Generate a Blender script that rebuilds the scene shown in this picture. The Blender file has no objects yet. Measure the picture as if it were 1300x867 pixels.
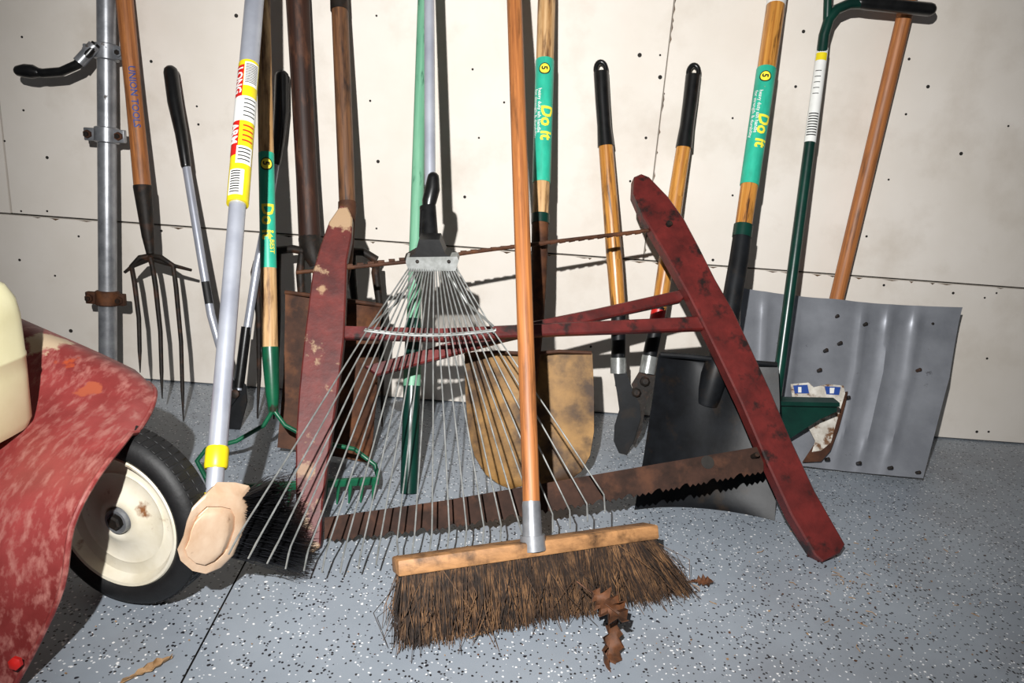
import bpy, bmesh, math, random
from mathutils import Vector, Matrix
random.seed(7)
sc = bpy.context.scene
try:
    sc.view_settings.view_transform = 'Standard'
except Exception: pass

# ---------------------------------------------------------------- camera (surveyed)
TH = math.radians(4.2); PI_ = math.radians(15)
C = Vector((0, -1.6, .59)); FPX = 903.0
F = Vector((0, math.cos(PI_), -math.sin(PI_)))
U0 = Vector((0, math.sin(PI_), math.cos(PI_))); R0 = Vector((1, 0, 0))
R = R0*math.cos(TH)+U0*math.sin(TH); U = U0*math.cos(TH)-R0*math.sin(TH)
cam = bpy.data.cameras.new('camera'); co = bpy.data.objects.new('camera', cam)
sc.collection.objects.link(co); sc.camera = co
cam.sensor_width = 36; cam.lens = FPX*36/1300; cam.clip_start = .02
m = Matrix.Identity(4)
for i in range(3):
    m[i][0] = R[i]; m[i][1] = U[i]; m[i][2] = -F[i]; m[i][3] = C[i]
co.matrix_world = m

# survey helpers: sight line meets a real plane y = a + b*x + k*z (wall is y=0) or a height z
def sight(u, v): return R*(u-650)+U*(433.5-v)+F*FPX
def PL(u, v, a, b=0, k=0):
    d = sight(u, v)
    return C+d*((a+b*C.x+k*C.z-C.y)/(d.y-b*d.x-k*d.z))
def P(u, v, y): return PL(u, v, y)
def G(u, v, z=0):
    d = sight(u, v); return C+d*((z-C.z)/d.z)
def ext(p0, p1, y):
    d = p1-p0; return p0+d*((y-p0.y)/d.y)
def toz(p0, p1, z):
    d = p1-p0; return p0+d*((z-p0.z)/d.z)
def lerp(a, b, t): return a+(b-a)*t
def pnorm(b, k): return Vector((-b, 1, -k)).normalized()

# ---------------------------------------------------------------- materials
def lin(c):
    if isinstance(c, str):
        c = [int(c[i:i+2], 16)/255 for i in (0, 2, 4)]
    return tuple((x/12.92 if x <= .04045 else ((x+.055)/1.055)**2.4) for x in c)+(1,)
def mat(name, c1, c2=None, c3=None, rough=.6, metal=0., sc1=(1, 1, 1), n1=20, lo=.35, hi=.65,
        sc3=(1, 1, 1), n3=12, thr=.6, soft=.03, bump=.15, coord='Object', m3=None, r3=None, coat=0, patches=(), spec=.5):
    mt = bpy.data.materials.new(name); mt.use_nodes = True
    nt = mt.node_tree; N = nt.nodes; L = nt.links
    b = N['Principled BSDF']; b.inputs['Roughness'].default_value = rough
    b.inputs['Metallic'].default_value = metal; b.inputs['Specular IOR Level'].default_value = spec
    if coat: b.inputs['Coat Weight'].default_value = coat
    tc = N.new('ShaderNodeTexCoord')
    def noise(s, n, det=6):
        mp = N.new('ShaderNodeMapping'); mp.inputs['Scale'].default_value = s
        L.new(tc.outputs[coord], mp.inputs[0])
        t = N.new('ShaderNodeTexNoise'); t.inputs['Scale'].default_value = n
        t.inputs['Detail'].default_value = det; t.inputs['Roughness'].default_value = .62
        L.new(mp.outputs[0], t.inputs[0]); return t.outputs[0]
    def ramp(x, a, c):
        r = N.new('ShaderNodeMapRange'); r.inputs[1].default_value = a; r.inputs[2].default_value = c
        L.new(x, r.inputs[0]); return r.outputs[0]
    def mix(f, a, c):
        x = N.new('ShaderNodeMix'); x.data_type = 'RGBA'
        L.new(f, x.inputs[0])
        for s, i in ((a, 6), (c, 7)):
            if isinstance(s, tuple): x.inputs[i].default_value = s
            else: L.new(s, x.inputs[i])
        return x.outputs[2]
    n = noise(sc1, n1)
    col = mix(ramp(n, lo, hi), lin(c1), lin(c2 or c1))
    if c3:
        q = ramp(noise(sc3, n3, 8), thr-soft, thr+soft)
        col = mix(q, col, lin(c3))
        if m3 is not None:
            r = N.new('ShaderNodeMapRange'); r.inputs[3].default_value = metal; r.inputs[4].default_value = m3
            L.new(q, r.inputs[0]); L.new(r.outputs[0], b.inputs['Metallic'])
        if r3 is not None:
            r = N.new('ShaderNodeMapRange'); r.inputs[3].default_value = rough; r.inputs[4].default_value = r3
            L.new(q, r.inputs[0]); L.new(r.outputs[0], b.inputs['Roughness'])
    for pt, rd, pc in patches:   # worn-through paint patches at real places on the surface
        ge = N.new('ShaderNodeNewGeometry'); di = N.new('ShaderNodeVectorMath'); di.operation = 'DISTANCE'
        L.new(ge.outputs['Position'], di.inputs[0]); di.inputs[1].default_value = pt
        nn = noise((1, 1, 1), 34, 8)
        ma = N.new('ShaderNodeMath'); ma.operation = 'MULTIPLY_ADD'; L.new(nn, ma.inputs[0]); ma.inputs[1].default_value = rd*2.4; L.new(di.outputs['Value'], ma.inputs[2])
        mr = N.new('ShaderNodeMapRange'); mr.inputs[1].default_value = rd*2.05; mr.inputs[2].default_value = rd*2.25; mr.inputs[3].default_value = 1; mr.inputs[4].default_value = 0
        L.new(ma.outputs[0], mr.inputs[0]); col = mix(mr.outputs[0], col, lin(pc))
    L.new(col, b.inputs['Base Color'])
    if bump:
        bp = N.new('ShaderNodeBump'); bp.inputs['Strength'].default_value = bump
        bp.inputs['Distance'].default_value = .003
        L.new(n, bp.inputs['Height']); L.new(bp.outputs[0], b.inputs['Normal'])
    return mt
M = {}
M['wood'] = mat('wood_orange', 'b5733e', '86502a', '4e2e18', sc1=(5, 160, 1), n1=1, sc3=(7, 60, 1), n3=1, thr=.62, soft=.1, rough=.5, coord='UV')
M['woodg'] = mat('wood_golden', 'd29546', '9a5f22', '4a2c14', sc1=(4, 140, 1), n1=1, sc3=(9, 90, 1), n3=1, thr=.58, soft=.06, rough=.35, coord='UV', coat=.3)
M['woodl'] = mat('wood_pale_worn', 'd0ab7c', 'a57a48', '5c3c22', sc1=(6, 120, 1), n1=1, sc3=(10, 60, 1), n3=1, thr=.58, soft=.08, rough=.6, coord='UV')
M['woodd'] = mat('wood_dark', '3a231a', '20120d', '5c3a28', sc1=(5, 120, 1), n1=1, sc3=(14, 40, 1), n3=1, thr=.62, soft=.1, rough=.55, coord='UV', spec=.3)
M['woodm'] = mat('wood_brown_worn', '7a5334', '4c301e', '281810', sc1=(5, 120, 1), n1=1, sc3=(10, 50, 1), n3=1, thr=.58, soft=.08, rough=.55, coord='UV')
M['galv'] = mat('galvanized_steel', 'a4a6aa', '808286', '4a4038', n1=30, n3=25, thr=.66, rough=.36, metal=.6, m3=.1, r3=.8, bump=.08)
M['alu'] = mat('aluminium_tube', 'c0c4ce', 'a8acb8', rough=.34, metal=.5, n1=12, bump=.0)
M['zinc'] = mat('zinc_wire', 'b0b2b0', '868884', rough=.32, metal=.6, n1=60, bump=.02)
M['snow'] = mat('dull_aluminium_sheet', 'aaadb4', '90939a', '5c5d62', rough=.30, metal=.55, n1=9, n3=30, thr=.69, bump=.03, r3=.6)
M['black'] = mat('black_rubber', '0b0b0c', '161616', rough=.3, n1=60, bump=.05)
M['blackm'] = mat('black_painted_steel', '0d0e10', '17191c', '271f18', rough=.45, metal=0, n1=25, n3=18, thr=.64, soft=.08, bump=.1, spec=.22)
M['iron'] = mat('dark_rusty_iron', '241d17', '13100e', '3f2719', rough=.6, metal=.1, n1=60, n3=40, thr=.6, soft=.08, bump=.4, spec=.3)
M['rust'] = mat('rusty_brown_steel', '4e3020', '2b1910', '6e4428', rough=.7, metal=0, n1=22, n3=14, thr=.6, soft=.1, bump=.35, spec=.25)
M['bladerust'] = mat('saw_blade_rust', '3c271e', '241711', '503324', rough=.8, metal=0, n1=30, n3=25, thr=.62, soft=.1, bump=.25, spec=.25)
M['tan'] = mat('tan_weathered_steel', '9a7440', '664a28', '3c2918', rough=.6, metal=0, n1=14, n3=13, thr=.54, soft=.08, bump=.35, spec=.35)
M['redp'] = mat('barn_red_paint', '621f1c', '431412', '1e1210', rough=.42, n1=22, n3=30, thr=.6, soft=.06, bump=.35)
M['redw'] = mat('barn_red_worn', '62231e', '431614', '94795e', rough=.55, n1=26, n3=24, thr=.63, soft=.03, bump=.4,
    patches=((PL(434, 282, -.648, .1, .75), .030, 'a08466'), (PL(412, 372, -.648, .1, .75), .014, '98795c'), (PL(392, 600, -.648, .1, .75), .018, '8a6c54')))
M['mower'] = mat('mower_red_paint', '98403e', '6c2422', 'a86c64', rough=.45, n1=7, sc3=(1.6, .6, 1), n3=60, thr=.58, soft=.10, bump=.2,
    patches=((P(62, 450, -.66), .032, 'c4ad90'), (P(92, 478, -.68), .026, 'a8482a'), (P(120, 500, -.72), .018, 'a4523a')))
M['cream'] = mat('cream_plastic', 'e4dfb8', 'd8d2a6', rough=.4, n1=9, bump=.02)
M['hubw'] = mat('hub_white_paint', 'dcd6c6', 'c8bfa8', '7a5030', rough=.45, n1=14, n3=26, thr=.66, soft=.05, bump=.1)
M['tyre'] = mat('tyre_rubber', '0a0a0b', '141415', rough=.6, n1=50, bump=.3)
M['turq'] = mat('turquoise_label', '2fb394', '279b80', 'b89a68', rough=.4, coord='UV', sc1=(20, 40, 1), n1=1, sc3=(30, 60, 1), n3=1, thr=.7, bump=0)
M['yel'] = mat('yellow_plastic', 'e6d21c', 'd4bd14', rough=.4, bump=0)
M['yelt'] = mat('yellow_print', 'f0e040', rough=.5, bump=0)
M['white'] = mat('white_label', 'e8e8e4', 'd8d8d4', rough=.5, bump=0)
M['torn'] = mat('torn_sticker', 'd8d4ca', 'a8a094', '6a4a30', rough=.6, n1=40, n3=45, thr=.56, soft=.04, bump=0)
M['redl'] = mat('red_label_print', 'c0201c', rough=.4, bump=0)
M['ink'] = mat('black_ink', '101010', rough=.6, bump=0)
M['blue'] = mat('blue_print', '23448c', rough=.5, bump=0)
M['green'] = mat('green_enamel', '0f5b3c', '0a4630', '2a2a1e', rough=.35, n1=20, n3=30, thr=.66, bump=.08)
M['dgreen'] = mat('dark_green_enamel', '0a352b', '072620', rough=.3, n1=20, bump=.08)
M['lgreen'] = mat('faded_green_paint', '74a98a', '5c9376', '3f6f58', rough=.5, coord='UV', sc1=(6, 60, 1), n1=1, sc3=(12, 60, 1), n3=1, thr=.64, bump=.1)
M['blockw'] = mat('brush_block_wood', 'e0c4a8', 'cdaa8a', '8a6248', rough=.6, n1=25, n3=40, thr=.68, soft=.06, bump=.2)
M['bblock'] = mat('broom_block_wood', 'b08052', '87603c', '3f2a18', rough=.6, sc1=(1, 6, 6), n1=14, n3=28, thr=.58, soft=.1, bump=.3)
M['bris'] = mat('brown_bristle', '825f3e', '4c321e', '281a0f', rough=.7, n1=60, n3=30, thr=.52, soft=.15, bump=0)
M['bris2'] = mat('dark_brown_bristle', '36261a', '19100a', rough=.7, n1=60, bump=0)
M['bbris'] = mat('black_bristle', '0e0e10', '1c1c20', rough=.45, n1=60, bump=0)
M['leaf'] = mat('dry_oak_leaf', '62391c', '37200f', rough=.7, n1=60, bump=.3)
M['leafl'] = mat('pale_dry_leaf', 'b08e68', '86643f', rough=.7, n1=60, bump=.3)
M['gap'] = mat('dark_gap', '2a2622', '1a1816', rough=.9, bump=0)
M['seam'] = mat('torn_drywall_edge', '6a5138', '3a2e22', rough=.9, bump=0)

# ---------------------------------------------------------------- mesh builder
class B:
    def __init__(s, name):
        s.name = name; s.v = []; s.f = []; s.mi = []; s.uv = []; s.mats = []
    def m(s, k):
        if k not in s.mats: s.mats.append(k)
        return s.mats.index(k)
    def add(s, vs, fs, k, uvs=None):
        o = len(s.v); s.v += [Vector(x) for x in vs]; i = s.m(k)
        for n, f in enumerate(fs):
            s.f.append([o+j for j in f]); s.mi.append(i)
            s.uv.append(uvs[n] if uvs else [(s.v[o+j].z, s.v[o+j].x) for j in f])
    def rings(s, rings, k, closed=False, caps=True, L=None):
        n = len(rings[0]); vs = [p for r in rings for p in r]; fs = []; uv = []
        for i in range(len(rings)-1):
            for j in range(n):
                j2 = (j+1) % n
                fs.append([i*n+j, i*n+j2, (i+1)*n+j2, (i+1)*n+j])
                if L:
                    rr = L[i][1]*6.283
                    uv.append([(L[i][0], j/n*rr), (L[i][0], (j+1)/n*rr), (L[i+1][0], (j+1)/n*rr), (L[i+1][0], j/n*rr)])
                else: uv.append([(0, 0)]*4)
        if caps:
            fs.append(list(range(n))[::-1]); uv.append([(0, 0)]*n)
            fs.append([(len(rings)-1)*n+j for j in range(n)]); uv.append([(0, 0)]*n)
        s.add(vs, fs, k, uv)
    def tube(s, pts, r, k, seg=16, fl=None, flax=None, round_=False):
        pts = [Vector(p) for p in pts]
        if not isinstance(r, (list, tuple)): r = [r]*len(pts)
        r = list(r)
        if round_:
            d0 = (pts[0]-pts[1]).normalized(); d1 = (pts[-1]-pts[-2]).normalized()
            a = [pts[0]+d0*r[0]*math.sin(t) for t in (1.4, 1.0, .5)]; ar = [r[0]*math.cos(t) for t in (1.4, 1.0, .5)]
            b = [pts[-1]+d1*r[-1]*math.sin(t) for t in (.5, 1.0, 1.4)]; br = [r[-1]*math.cos(t) for t in (.5, 1.0, 1.4)]
            pts = a+pts+b; r = ar+r+br
        rs = []; LL = []; l = random.random()*3
        t0 = (pts[1]-pts[0]).normalized()
        ref = flax.copy() if flax else (Vector((0, -1, 0)) if abs(t0.y) < .9 else Vector((0, 0, 1)))
        for i, p in enumerate(pts):
            if i == 0: t = pts[1]-p
            elif i == len(pts)-1: t = p-pts[i-1]
            else:
                t = (pts[i+1]-p).normalized()+(p-pts[i-1]).normalized()
            t.normalize()
            a = (ref-t*ref.dot(t)).normalized(); b = t.cross(a); ref = a
            if i: l += (p-pts[i-1]).length
            LL.append((l, r[i]))
            q = fl or 1
            rs.append([p+a*(math.cos(6.28318*j/seg)*r[i]*q)+b*(math.sin(6.28318*j/seg)*r[i]) for j in range(seg)])
        s.rings(rs, k, L=LL)
    def lathe(s, c, ax, prof, k, seg=48, caps=True):
        ax = ax.normalized(); a = ax.orthogonal().normalized(); b = ax.cross(a)
        s.rings([[c+ax*h+(a*math.cos(6.28318*j/seg)+b*math.sin(6.28318*j/seg))*r for j in range(seg)] for r, h in prof], k, caps=caps,
                L=[(h, r) for r, h in prof])
    def prism(s, poly, off, k, k2=None):
        n = len(poly); a = [p-off*.5 for p in poly]; b = [p+off*.5 for p in poly]
        s.add(a+b, [list(range(n)), [n+i for i in range(n)][::-1]]+[[i, n+i, n+(i+1) % n, (i+1) % n] for i in range(n)], k)
    def box(s, c, ax, h, k, bev=.002, seg=2):
        bm = bmesh.new(); bmesh.ops.create_cube(bm, size=2)
        for v in bm.verts: v.co = Vector((v.co.x*h[0], v.co.y*h[1], v.co.z*h[2]))
        if bev: bmesh.ops.bevel(bm, geom=bm.edges[:], offset=bev, segments=seg, affect='EDGES', profile=.5)
        bm.verts.index_update()
        vs = [c+ax[0]*v.co.x+ax[1]*v.co.y+ax[2]*v.co.z for v in bm.verts]
        fs = [[v.index for v in f.verts] for f in bm.faces]; bm.free()
        s.add(vs, fs, k)
    def sheet(s, rows, th, k):
        m_ = len(rows); n = len(rows[0]); nr = []
        for i in range(m_):
            nr.append([])
            for j in range(n):
                du = rows[i][min(j+1, n-1)]-rows[i][max(j-1, 0)]; dv = rows[min(i+1, m_-1)][j]-rows[max(i-1, 0)][j]
                nn = du.cross(dv); nn = nn.normalized() if nn.length > 1e-9 else Vector((0, 1, 0))
                nr[-1].append(nn)
        A = [rows[i][j] for i in range(m_) for j in range(n)]
        Bk = [rows[i][j]+nr[i][j]*th for i in range(m_) for j in range(n)]; o = len(A); fs = []
        for i in range(m_-1):
            for j in range(n-1):
                q = [i*n+j, i*n+j+1, (i+1)*n+j+1, (i+1)*n+j]; fs.append(q); fs.append([o+x for x in q][::-1])
        bd = [j for j in range(n)]+[i*n+n-1 for i in range(1, m_)]+[(m_-1)*n+j for j in range(n-2, -1, -1)]+[i*n for i in range(m_-2, 0, -1)]
        for a, b in zip(bd, bd[1:]+bd[:1]): fs.append([a, o+a, o+b, b])
        s.add(A+Bk, fs, k)
    def blade(s, rows, pl, th, k, dish=0, nc=13, sub=4, wave=None):
        """rows: [(uL,vL,uR,vR)] sight points on plane pl, dished along plane normal"""
        a, b, kk = pl; N = pnorm(b, kk); out = []
        rr = []
        for i in range(len(rows)-1):
            for t in range(sub): rr.append([lerp(x, y, t/sub) for x, y in zip(rows[i], rows[i+1])])
        rr.append(rows[-1])
        for i, r in enumerate(rr):
            l = PL(r[0], r[1], a, b, kk); q = PL(r[2], r[3], a, b, kk); line = []
            for j in range(nc):
                c = j/(nc-1); d = dish*(1-(2*c-1)**2)
                if wave: d += wave(c, i/(len(rr)-1))
                p = l.lerp(q, c)+N*d
                p.z = max(p.z, .002); line.append(p)
            out.append(line)
        s.sheet(out, th, k)
    def frame(s, p0, p1):
        a = (p1-p0).normalized(); t = (C-p0).normalized(); f = (t-a*t.dot(a)).normalized(); r = f.cross(a)
        if r.dot(R) < 0: r = -r
        return a, f, r
    def wrap(s, p0, p1, rr, t0, t1, a0, a1, k, n=14):
        a, f, r = s.frame(p0, p1); L = (p1-p0).length; vs = []
        if not isinstance(rr, tuple): rr = (rr, rr)
        for t in (t0, t1):
            for i in range(n+1):
                an = math.radians(lerp(a0, a1, i/n)); q = lerp(rr[0], rr[1], t)
                vs.append(p0+a*(L*t)+(f*math.cos(an)+r*math.sin(an))*q)
        s.add(vs, [[i, i+1, n+2+i, n+1+i] for i in range(n)], k,
              [[(t0*L, i*.004), (t0*L, i*.004+.004), (t1*L, i*.004+.004), (t1*L, i*.004)] for i in range(n)])
    def text(s, st, p0, p1, rr, t, size, k, ang=0, bold=.012):
        a, f, r = s.frame(p0, p1); L = (p1-p0).length
        cu = bpy.data.curves.new('t', 'FONT'); cu.body = st; cu.size = size; cu.resolution_u = 2; cu.offset = size*bold
        ob = bpy.data.objects.new('t', cu); sc.collection.objects.link(ob); bpy.context.view_layer.update()
        me = bpy.data.meshes.new_from_object(ob.evaluated_get(bpy.context.evaluated_depsgraph_get()))
        bm = bmesh.new(); bm.from_mesh(me); bmesh.ops.triangulate(bm, faces=bm.faces[:])
        bmesh.ops.subdivide_edges(bm, edges=[e for e in bm.edges if e.calc_length() > size*.12], cuts=3, use_grid_fill=True)
        bmesh.ops.triangulate(bm, faces=bm.faces[:]); bm.verts.index_update()
        vs = []
        for v in bm.verts:
            an = (v.co.y-size*.35)/rr+math.radians(ang)
            vs.append(p0+a*(L*t+v.co.x)+(f*math.cos(an)+r*math.sin(an))*(rr+.0004))
        s.add(vs, [[v.index for v in q.verts] for q in bm.faces], k); bm.free()
        bpy.data.objects.remove(ob); bpy.data.curves.remove(cu); bpy.data.meshes.remove(me)
    def badge(s, p0, p1, rr, t):
        a, f, r = s.frame(p0, p1); c = p0+(p1-p0)*t; L = (p1-p0).length
        def disc(R_, rad_, k):
            vs = [c+f*R_]; n = 28
            for q in (.5, 1.0):
                for i in range(n):
                    an = i/n*6.28318; x = math.cos(an)*rad_*q; y = math.sin(an)*rad_*q/R_
                    vs.append(c+a*x+(f*math.cos(y)+r*math.sin(y))*R_)
            fs = [[0, 1+i, 1+(i+1) % n] for i in range(n)]+[[1+i, 1+n+i, 1+n+(i+1) % n, 1+(i+1) % n] for i in range(n)]
            s.add(vs, fs, k)
        disc(rr+.0005, .0115, 'ink'); disc(rr+.0009, .0095, 'yelt')
        s.text('5', p0, p1, rr+.0010, t-.0045/L, .016, 'ink', 0, .03)
    def strand(s, pts, r, k):
        vs = []; n = len(pts)
        for i, p in enumerate(pts):
            q = r*(1-.5*i/(n-1))
            vs += [p+Vector((q, 0, 0)), p+Vector((-q*.5, q*.87, 0)), p+Vector((-q*.5, -q*.87, 0))]
        fs = []
        for i in range(n-1):
            for j in range(3): fs.append([i*3+j, i*3+(j+1) % 3, i*3+3+(j+1) % 3, i*3+3+j])
        fs.append([n*3-3, n*3-2, n*3-1])
        s.add(vs, fs, k)
    def done(s, org=None, ang=38, parent=None, recalc=True):
        me = bpy.data.meshes.new(s.name)
        lo = [min(v[i] for v in s.v) for i in range(3)]; hi = [max(v[i] for v in s.v) for i in range(3)]
        o = org or Vector(((lo[0]+hi[0])/2, (lo[1]+hi[1])/2, lo[2]))
        me.from_pydata([v-o for v in s.v], [], s.f)
        for k in s.mats: me.materials.append(M[k])
        uvl = me.uv_layers.new(name='UVMap'); i = 0
        for p, mi, uv in zip(me.polygons, s.mi, s.uv):
            p.material_index = mi
            for q in uv: uvl.data[i].uv = q; i += 1
        if recalc:
            bm = bmesh.new(); bm.from_mesh(me); bmesh.ops.recalc_face_normals(bm, faces=bm.faces[:]); bm.to_mesh(me); bm.free()
        me.shade_smooth(); me.set_sharp_from_angle(angle=math.radians(ang))
        ob = bpy.data.objects.new(s.name, me); ob.location = o; sc.collection.objects.link(ob)
        return ob
XA = (Vector((1, 0, 0)), Vector((0, 1, 0)), Vector((0, 0, 1)))

# ---------------------------------------------------------------- room shell
M['wall'] = mat('drywall_paint', 'e4ddd4', 'dad2c7', 'c4b9ab', rough=.75, n1=3.0, n3=4, thr=.66, soft=.14, bump=.03)
def floormat():
    mt = mat('flecked_epoxy_floor', '9199a2', '868e97', '7b7f86', rough=.38, n1=5, n3=3, thr=.62, soft=.12, bump=.04)
    nt = mt.node_tree; N = nt.nodes; L = nt.links; b = N['Principled BSDF']
    col = b.inputs['Base Color'].links[0].from_socket
    tc = N.new('ShaderNodeTexCoord')
    def flecks(scale, dist, lo_, hi_, c, off, col):
        mp = N.new('ShaderNodeMapping'); mp.inputs['Location'].default_value = (off, off*2, 0); L.new(tc.outputs['Object'], mp.inputs[0])
        nz = N.new('ShaderNodeTexNoise'); nz.inputs['Scale'].default_value = scale*1.5; L.new(mp.outputs[0], nz.inputs[0])
        ad = N.new('ShaderNodeVectorMath'); ad.operation = 'MULTIPLY_ADD'; L.new(nz.outputs['Color'], ad.inputs[0])
        ad.inputs[1].default_value = (.6/scale,)*3; L.new(mp.outputs[0], ad.inputs[2])
        vo = N.new('ShaderNodeTexVoronoi'); vo.inputs['Scale'].default_value = scale; L.new(ad.outputs[0], vo.inputs['Vector'])
        lt = N.new('ShaderNodeMath'); lt.operation = 'LESS_THAN'; lt.inputs[1].default_value = dist; L.new(vo.outputs['Distance'], lt.inputs[0])
        sp = N.new('ShaderNodeSeparateColor'); L.new(vo.outputs['Color'], sp.inputs[0])
        g = N.new('ShaderNodeMath'); g.operation = 'GREATER_THAN'; g.inputs[1].default_value = lo_; L.new(sp.outputs[0], g.inputs[0])
        m1 = N.new('ShaderNodeMath'); m1.operation = 'MULTIPLY'; L.new(lt.outputs[0], m1.inputs[0]); L.new(g.outputs[0], m1.inputs[1])
        x = N.new('ShaderNodeMix'); x.data_type = 'RGBA'; L.new(m1.outputs[0], x.inputs[0]); L.new(col, x.inputs[6]); x.inputs[7].default_value = lin(c)
        return x.outputs[2]
    col = flecks(250, .40, .85, 1, '1c1c20', 0, col)
    col = flecks(260, .36, .89, 1, 'dcdee0', 3.3, col)
    col = flecks(130, .28, .91, 1, '1e1e24', 7.1, col)
    col = flecks(130, .24, .94, 1, 'e4e4e4', 9.7, col)
    L.new(col, b.inputs['Base Color']); return mt
M['floor'] = floormat()

SEAM = .372; VS = .282; VL = -1.146; g = .0018
w = B('wall_back')
X0, X1 = -2.6, 2.6
def panel(x0, x1, z0, z1): w.box(Vector(((x0+x1)/2, .007, (z0+z1)/2)), XA, ((x1-x0)/2, .007, (z1-z0)/2), 'wall', bev=.0012, seg=1)
panel(X0, X1, .003, SEAM-g); panel(X0, VL-g, SEAM+g, 1.6); panel(VL+g, VS-.0010, SEAM+g, 1.6); panel(VS+.0010, X1, SEAM+g, 1.6); panel(X0, X1, 1.603, 2.4)
w.box(Vector((0, .03, 1.2)), XA, (2.6, .012, 1.2), 'gap', bev=0)
for (u, v) in [(28,47),(6,179),(192,78),(27,268),(1154,75),(1150,145),(1128,228),(1122,362),(1265,372),(1253,455),(1250,378),(250,135),(252,158),(1220,195),(930,150),(930,248),(905,330),(838,98),(820,175),(800,230),(812,70),(838,70),(818,243),(600,88),(608,175),(478,20),(470,128),(480,205),(478,290),(25,330),(18,455),(100,300),(205,293),(1085,430),(1280,160),(700,460),(1240,548),(270,545),(30,140),(1210,372),(1255,548),(60,268),(1178,110),(590,250),(640,130),(1010,110),(750,440),(300,20),(60,200),(70,350),(90,420),(230,440),(1100,300),(1020,40)]:
    p = P(u, v, 0); r = .0022+random.random()**2*.0024
    w.lathe(Vector((p.x, -.0002, p.z)), Vector((0, -1, 0)), [(r, -.001), (r, .0006), (r*.5, .0009), (.0003, .0004)], 'gap', seg=10)
for i in range(90):
    x = -1.4+i*.033+random.random()*.02; l = .008+random.random()*.03
    if random.random() < .5: continue
    z = SEAM-g-.001
    w.add([Vector((x, -.0004, z)), Vector((x+l, -.0004, z)), Vector((x+l*.6, -.0004, z-.002-random.random()*.003)), Vector((x+l*.3, -.0004, z-.001))], [[0, 1, 2, 3]], 'seam')
for i in range(40):
    z = SEAM+.01+i*.02+random.random()*.01; l = .006+random.random()*.02
    if random.random() < .3: continue
    w.add([Vector((VS+.001, -.0004, z)), Vector((VS+.001, -.0004, z+l)), Vector((VS+.0035, -.0004, z+l*.5))], [[0, 1, 2]], 'seam')
w.done(org=Vector((0, 0, 0)))

fl = B('floor')
ca = G(300, 735); cb = G(230, 867)
def cx(y, o): return ca.x+(cb.x-ca.x)*(y-ca.y)/(cb.y-ca.y)+o
for sgn in (-1, 1):
    e = sgn*.0012; x = sgn*2.6
    vs = [Vector((x, .02, 0)), Vector((cx(.02, e), .02, 0)), Vector((cx(-3.2, e), -3.2, 0)), Vector((x, -3.2, 0)), Vector((cx(.02, e), .02, -.008)), Vector((cx(-3.2, e), -3.2, -.008))]
    fl.add(vs, [[0, 1, 2, 3]], 'floor'); fl.add(vs, [[1, 4, 5, 2]], 'gap')
fl.add([Vector((-2.6, .02, -.008)), Vector((2.6, .02, -.008)), Vector((2.6, -3.2, -.008)), Vector((-2.6, -3.2, -.008))], [[0, 1, 2, 3]], 'gap')
fl.done(org=Vector((0, 0, 0)), recalc=False)

# ---------------------------------------------------------------- galvanized pipe with clamps and hooked handle
b = B('galvanized_pipe_with_clamps')
t = P(135, 0, -.05); q = P(137, 455, -.12); bot = toz(t, q, .0); top = ext(q, t, -.022)
r = .0180
b.tube([top, t, q, bot], r, 'galv', 20)
ax = (q-t).normalized()
def onl(v): return lerp(t, q, v/455.)
for v, k in ((62, 'iron'), (163, 'galv'), (373, 'rust')):
    c = onl(v)
    b.tube([c-ax*.016, c-ax*.014, c+ax*.014, c+ax*.016], [r+.003, r+.006, r+.006, r+.003], k if v != 62 else 'galv', 20)
    side = Vector((1, 0, 0))
    for sg in (-1, 1):
        b.box(c+side*sg*(r+.012)+Vector((0, -.006, 0)), XA, (.012, .006, .013), k if v != 62 else 'galv', bev=.002)
        b.tube([c+side*sg*(r+.014)+Vector((0, -.022, 0)), c+side*sg*(r+.014)+Vector((0, .006, 0))], .005, 'iron', 6)
        b.tube([c+side*sg*(r+.014)+Vector((0, -.018, 0)), c+side*sg*(r+.014)+Vector((0, -.010, 0))], .0085, 'rust' if v != 62 else 'galv', 6)
hk = [P(122, 56, -.085), P(112, 68, -.095), P(98, 82, -.10), P(78, 91, -.10), P(55, 93, -.10), P(40, 90, -.10)]
b.tube(hk, [.009]*6, 'black', 14)
b.tube([P(48, 92, -.10), P(42, 91, -.10), P(32, 90, -.10), P(25, 90, -.10)], [.010, .0135, .0135, .011], 'black', 16, round_=True)
b.tube([P(100, 80, -.10), P(120, 58, -.085)], [.012, .012], 'galv', 14)
b.done()

# ---------------------------------------------------------------- digging fork
b = B('garden_fork')
t = P(158, 0, -.05); q = P(181, 238, -.125); top = ext(q, t, -.025)
b.tube([top, t, lerp(t, q, .5), q], [.0165, .0165, .0155, .0165], 'wood', 18)
b.tube([q+(t-q)*.01, q, P(188, 300, -.145), P(191, 322, -.15)], [.0175, .0178, .012, .008], 'iron', 16)
b.text('UNION TOOLS', lerp(t, q, .36), q, .0164, 0, .018, 'blue', 5)
def ty(u, v): return PL(u, v, -.235, 0, .27)
hub = ty(191, 325)
for tip, sh in (((178, 473), (167, 338)), ((233, 538), (220, 337)), ((206, 506), (194, 340))):
    m1 = ty(*sh); e = ty(*tip); e.z = max(e.z, .003)
    mid = (m1+e)/2+Vector((0, .012, 0))
    b.tube([hub, (hub+m1)/2+Vector((0, -.004, .008)), m1, lerp(m1, e, .15)+Vector((0, .006, 0)), mid, lerp(mid, e, .6), e], [.006, .0055, .005, .005, .0045, .004, .001], 'iron', 10)
b.tube([ty(158, 346), ty(168, 338), ty(191, 328), ty(216, 336), ty(243, 343)], [.003, .0045, .006, .0045, .003], 'iron', 8)
b.done()

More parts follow.
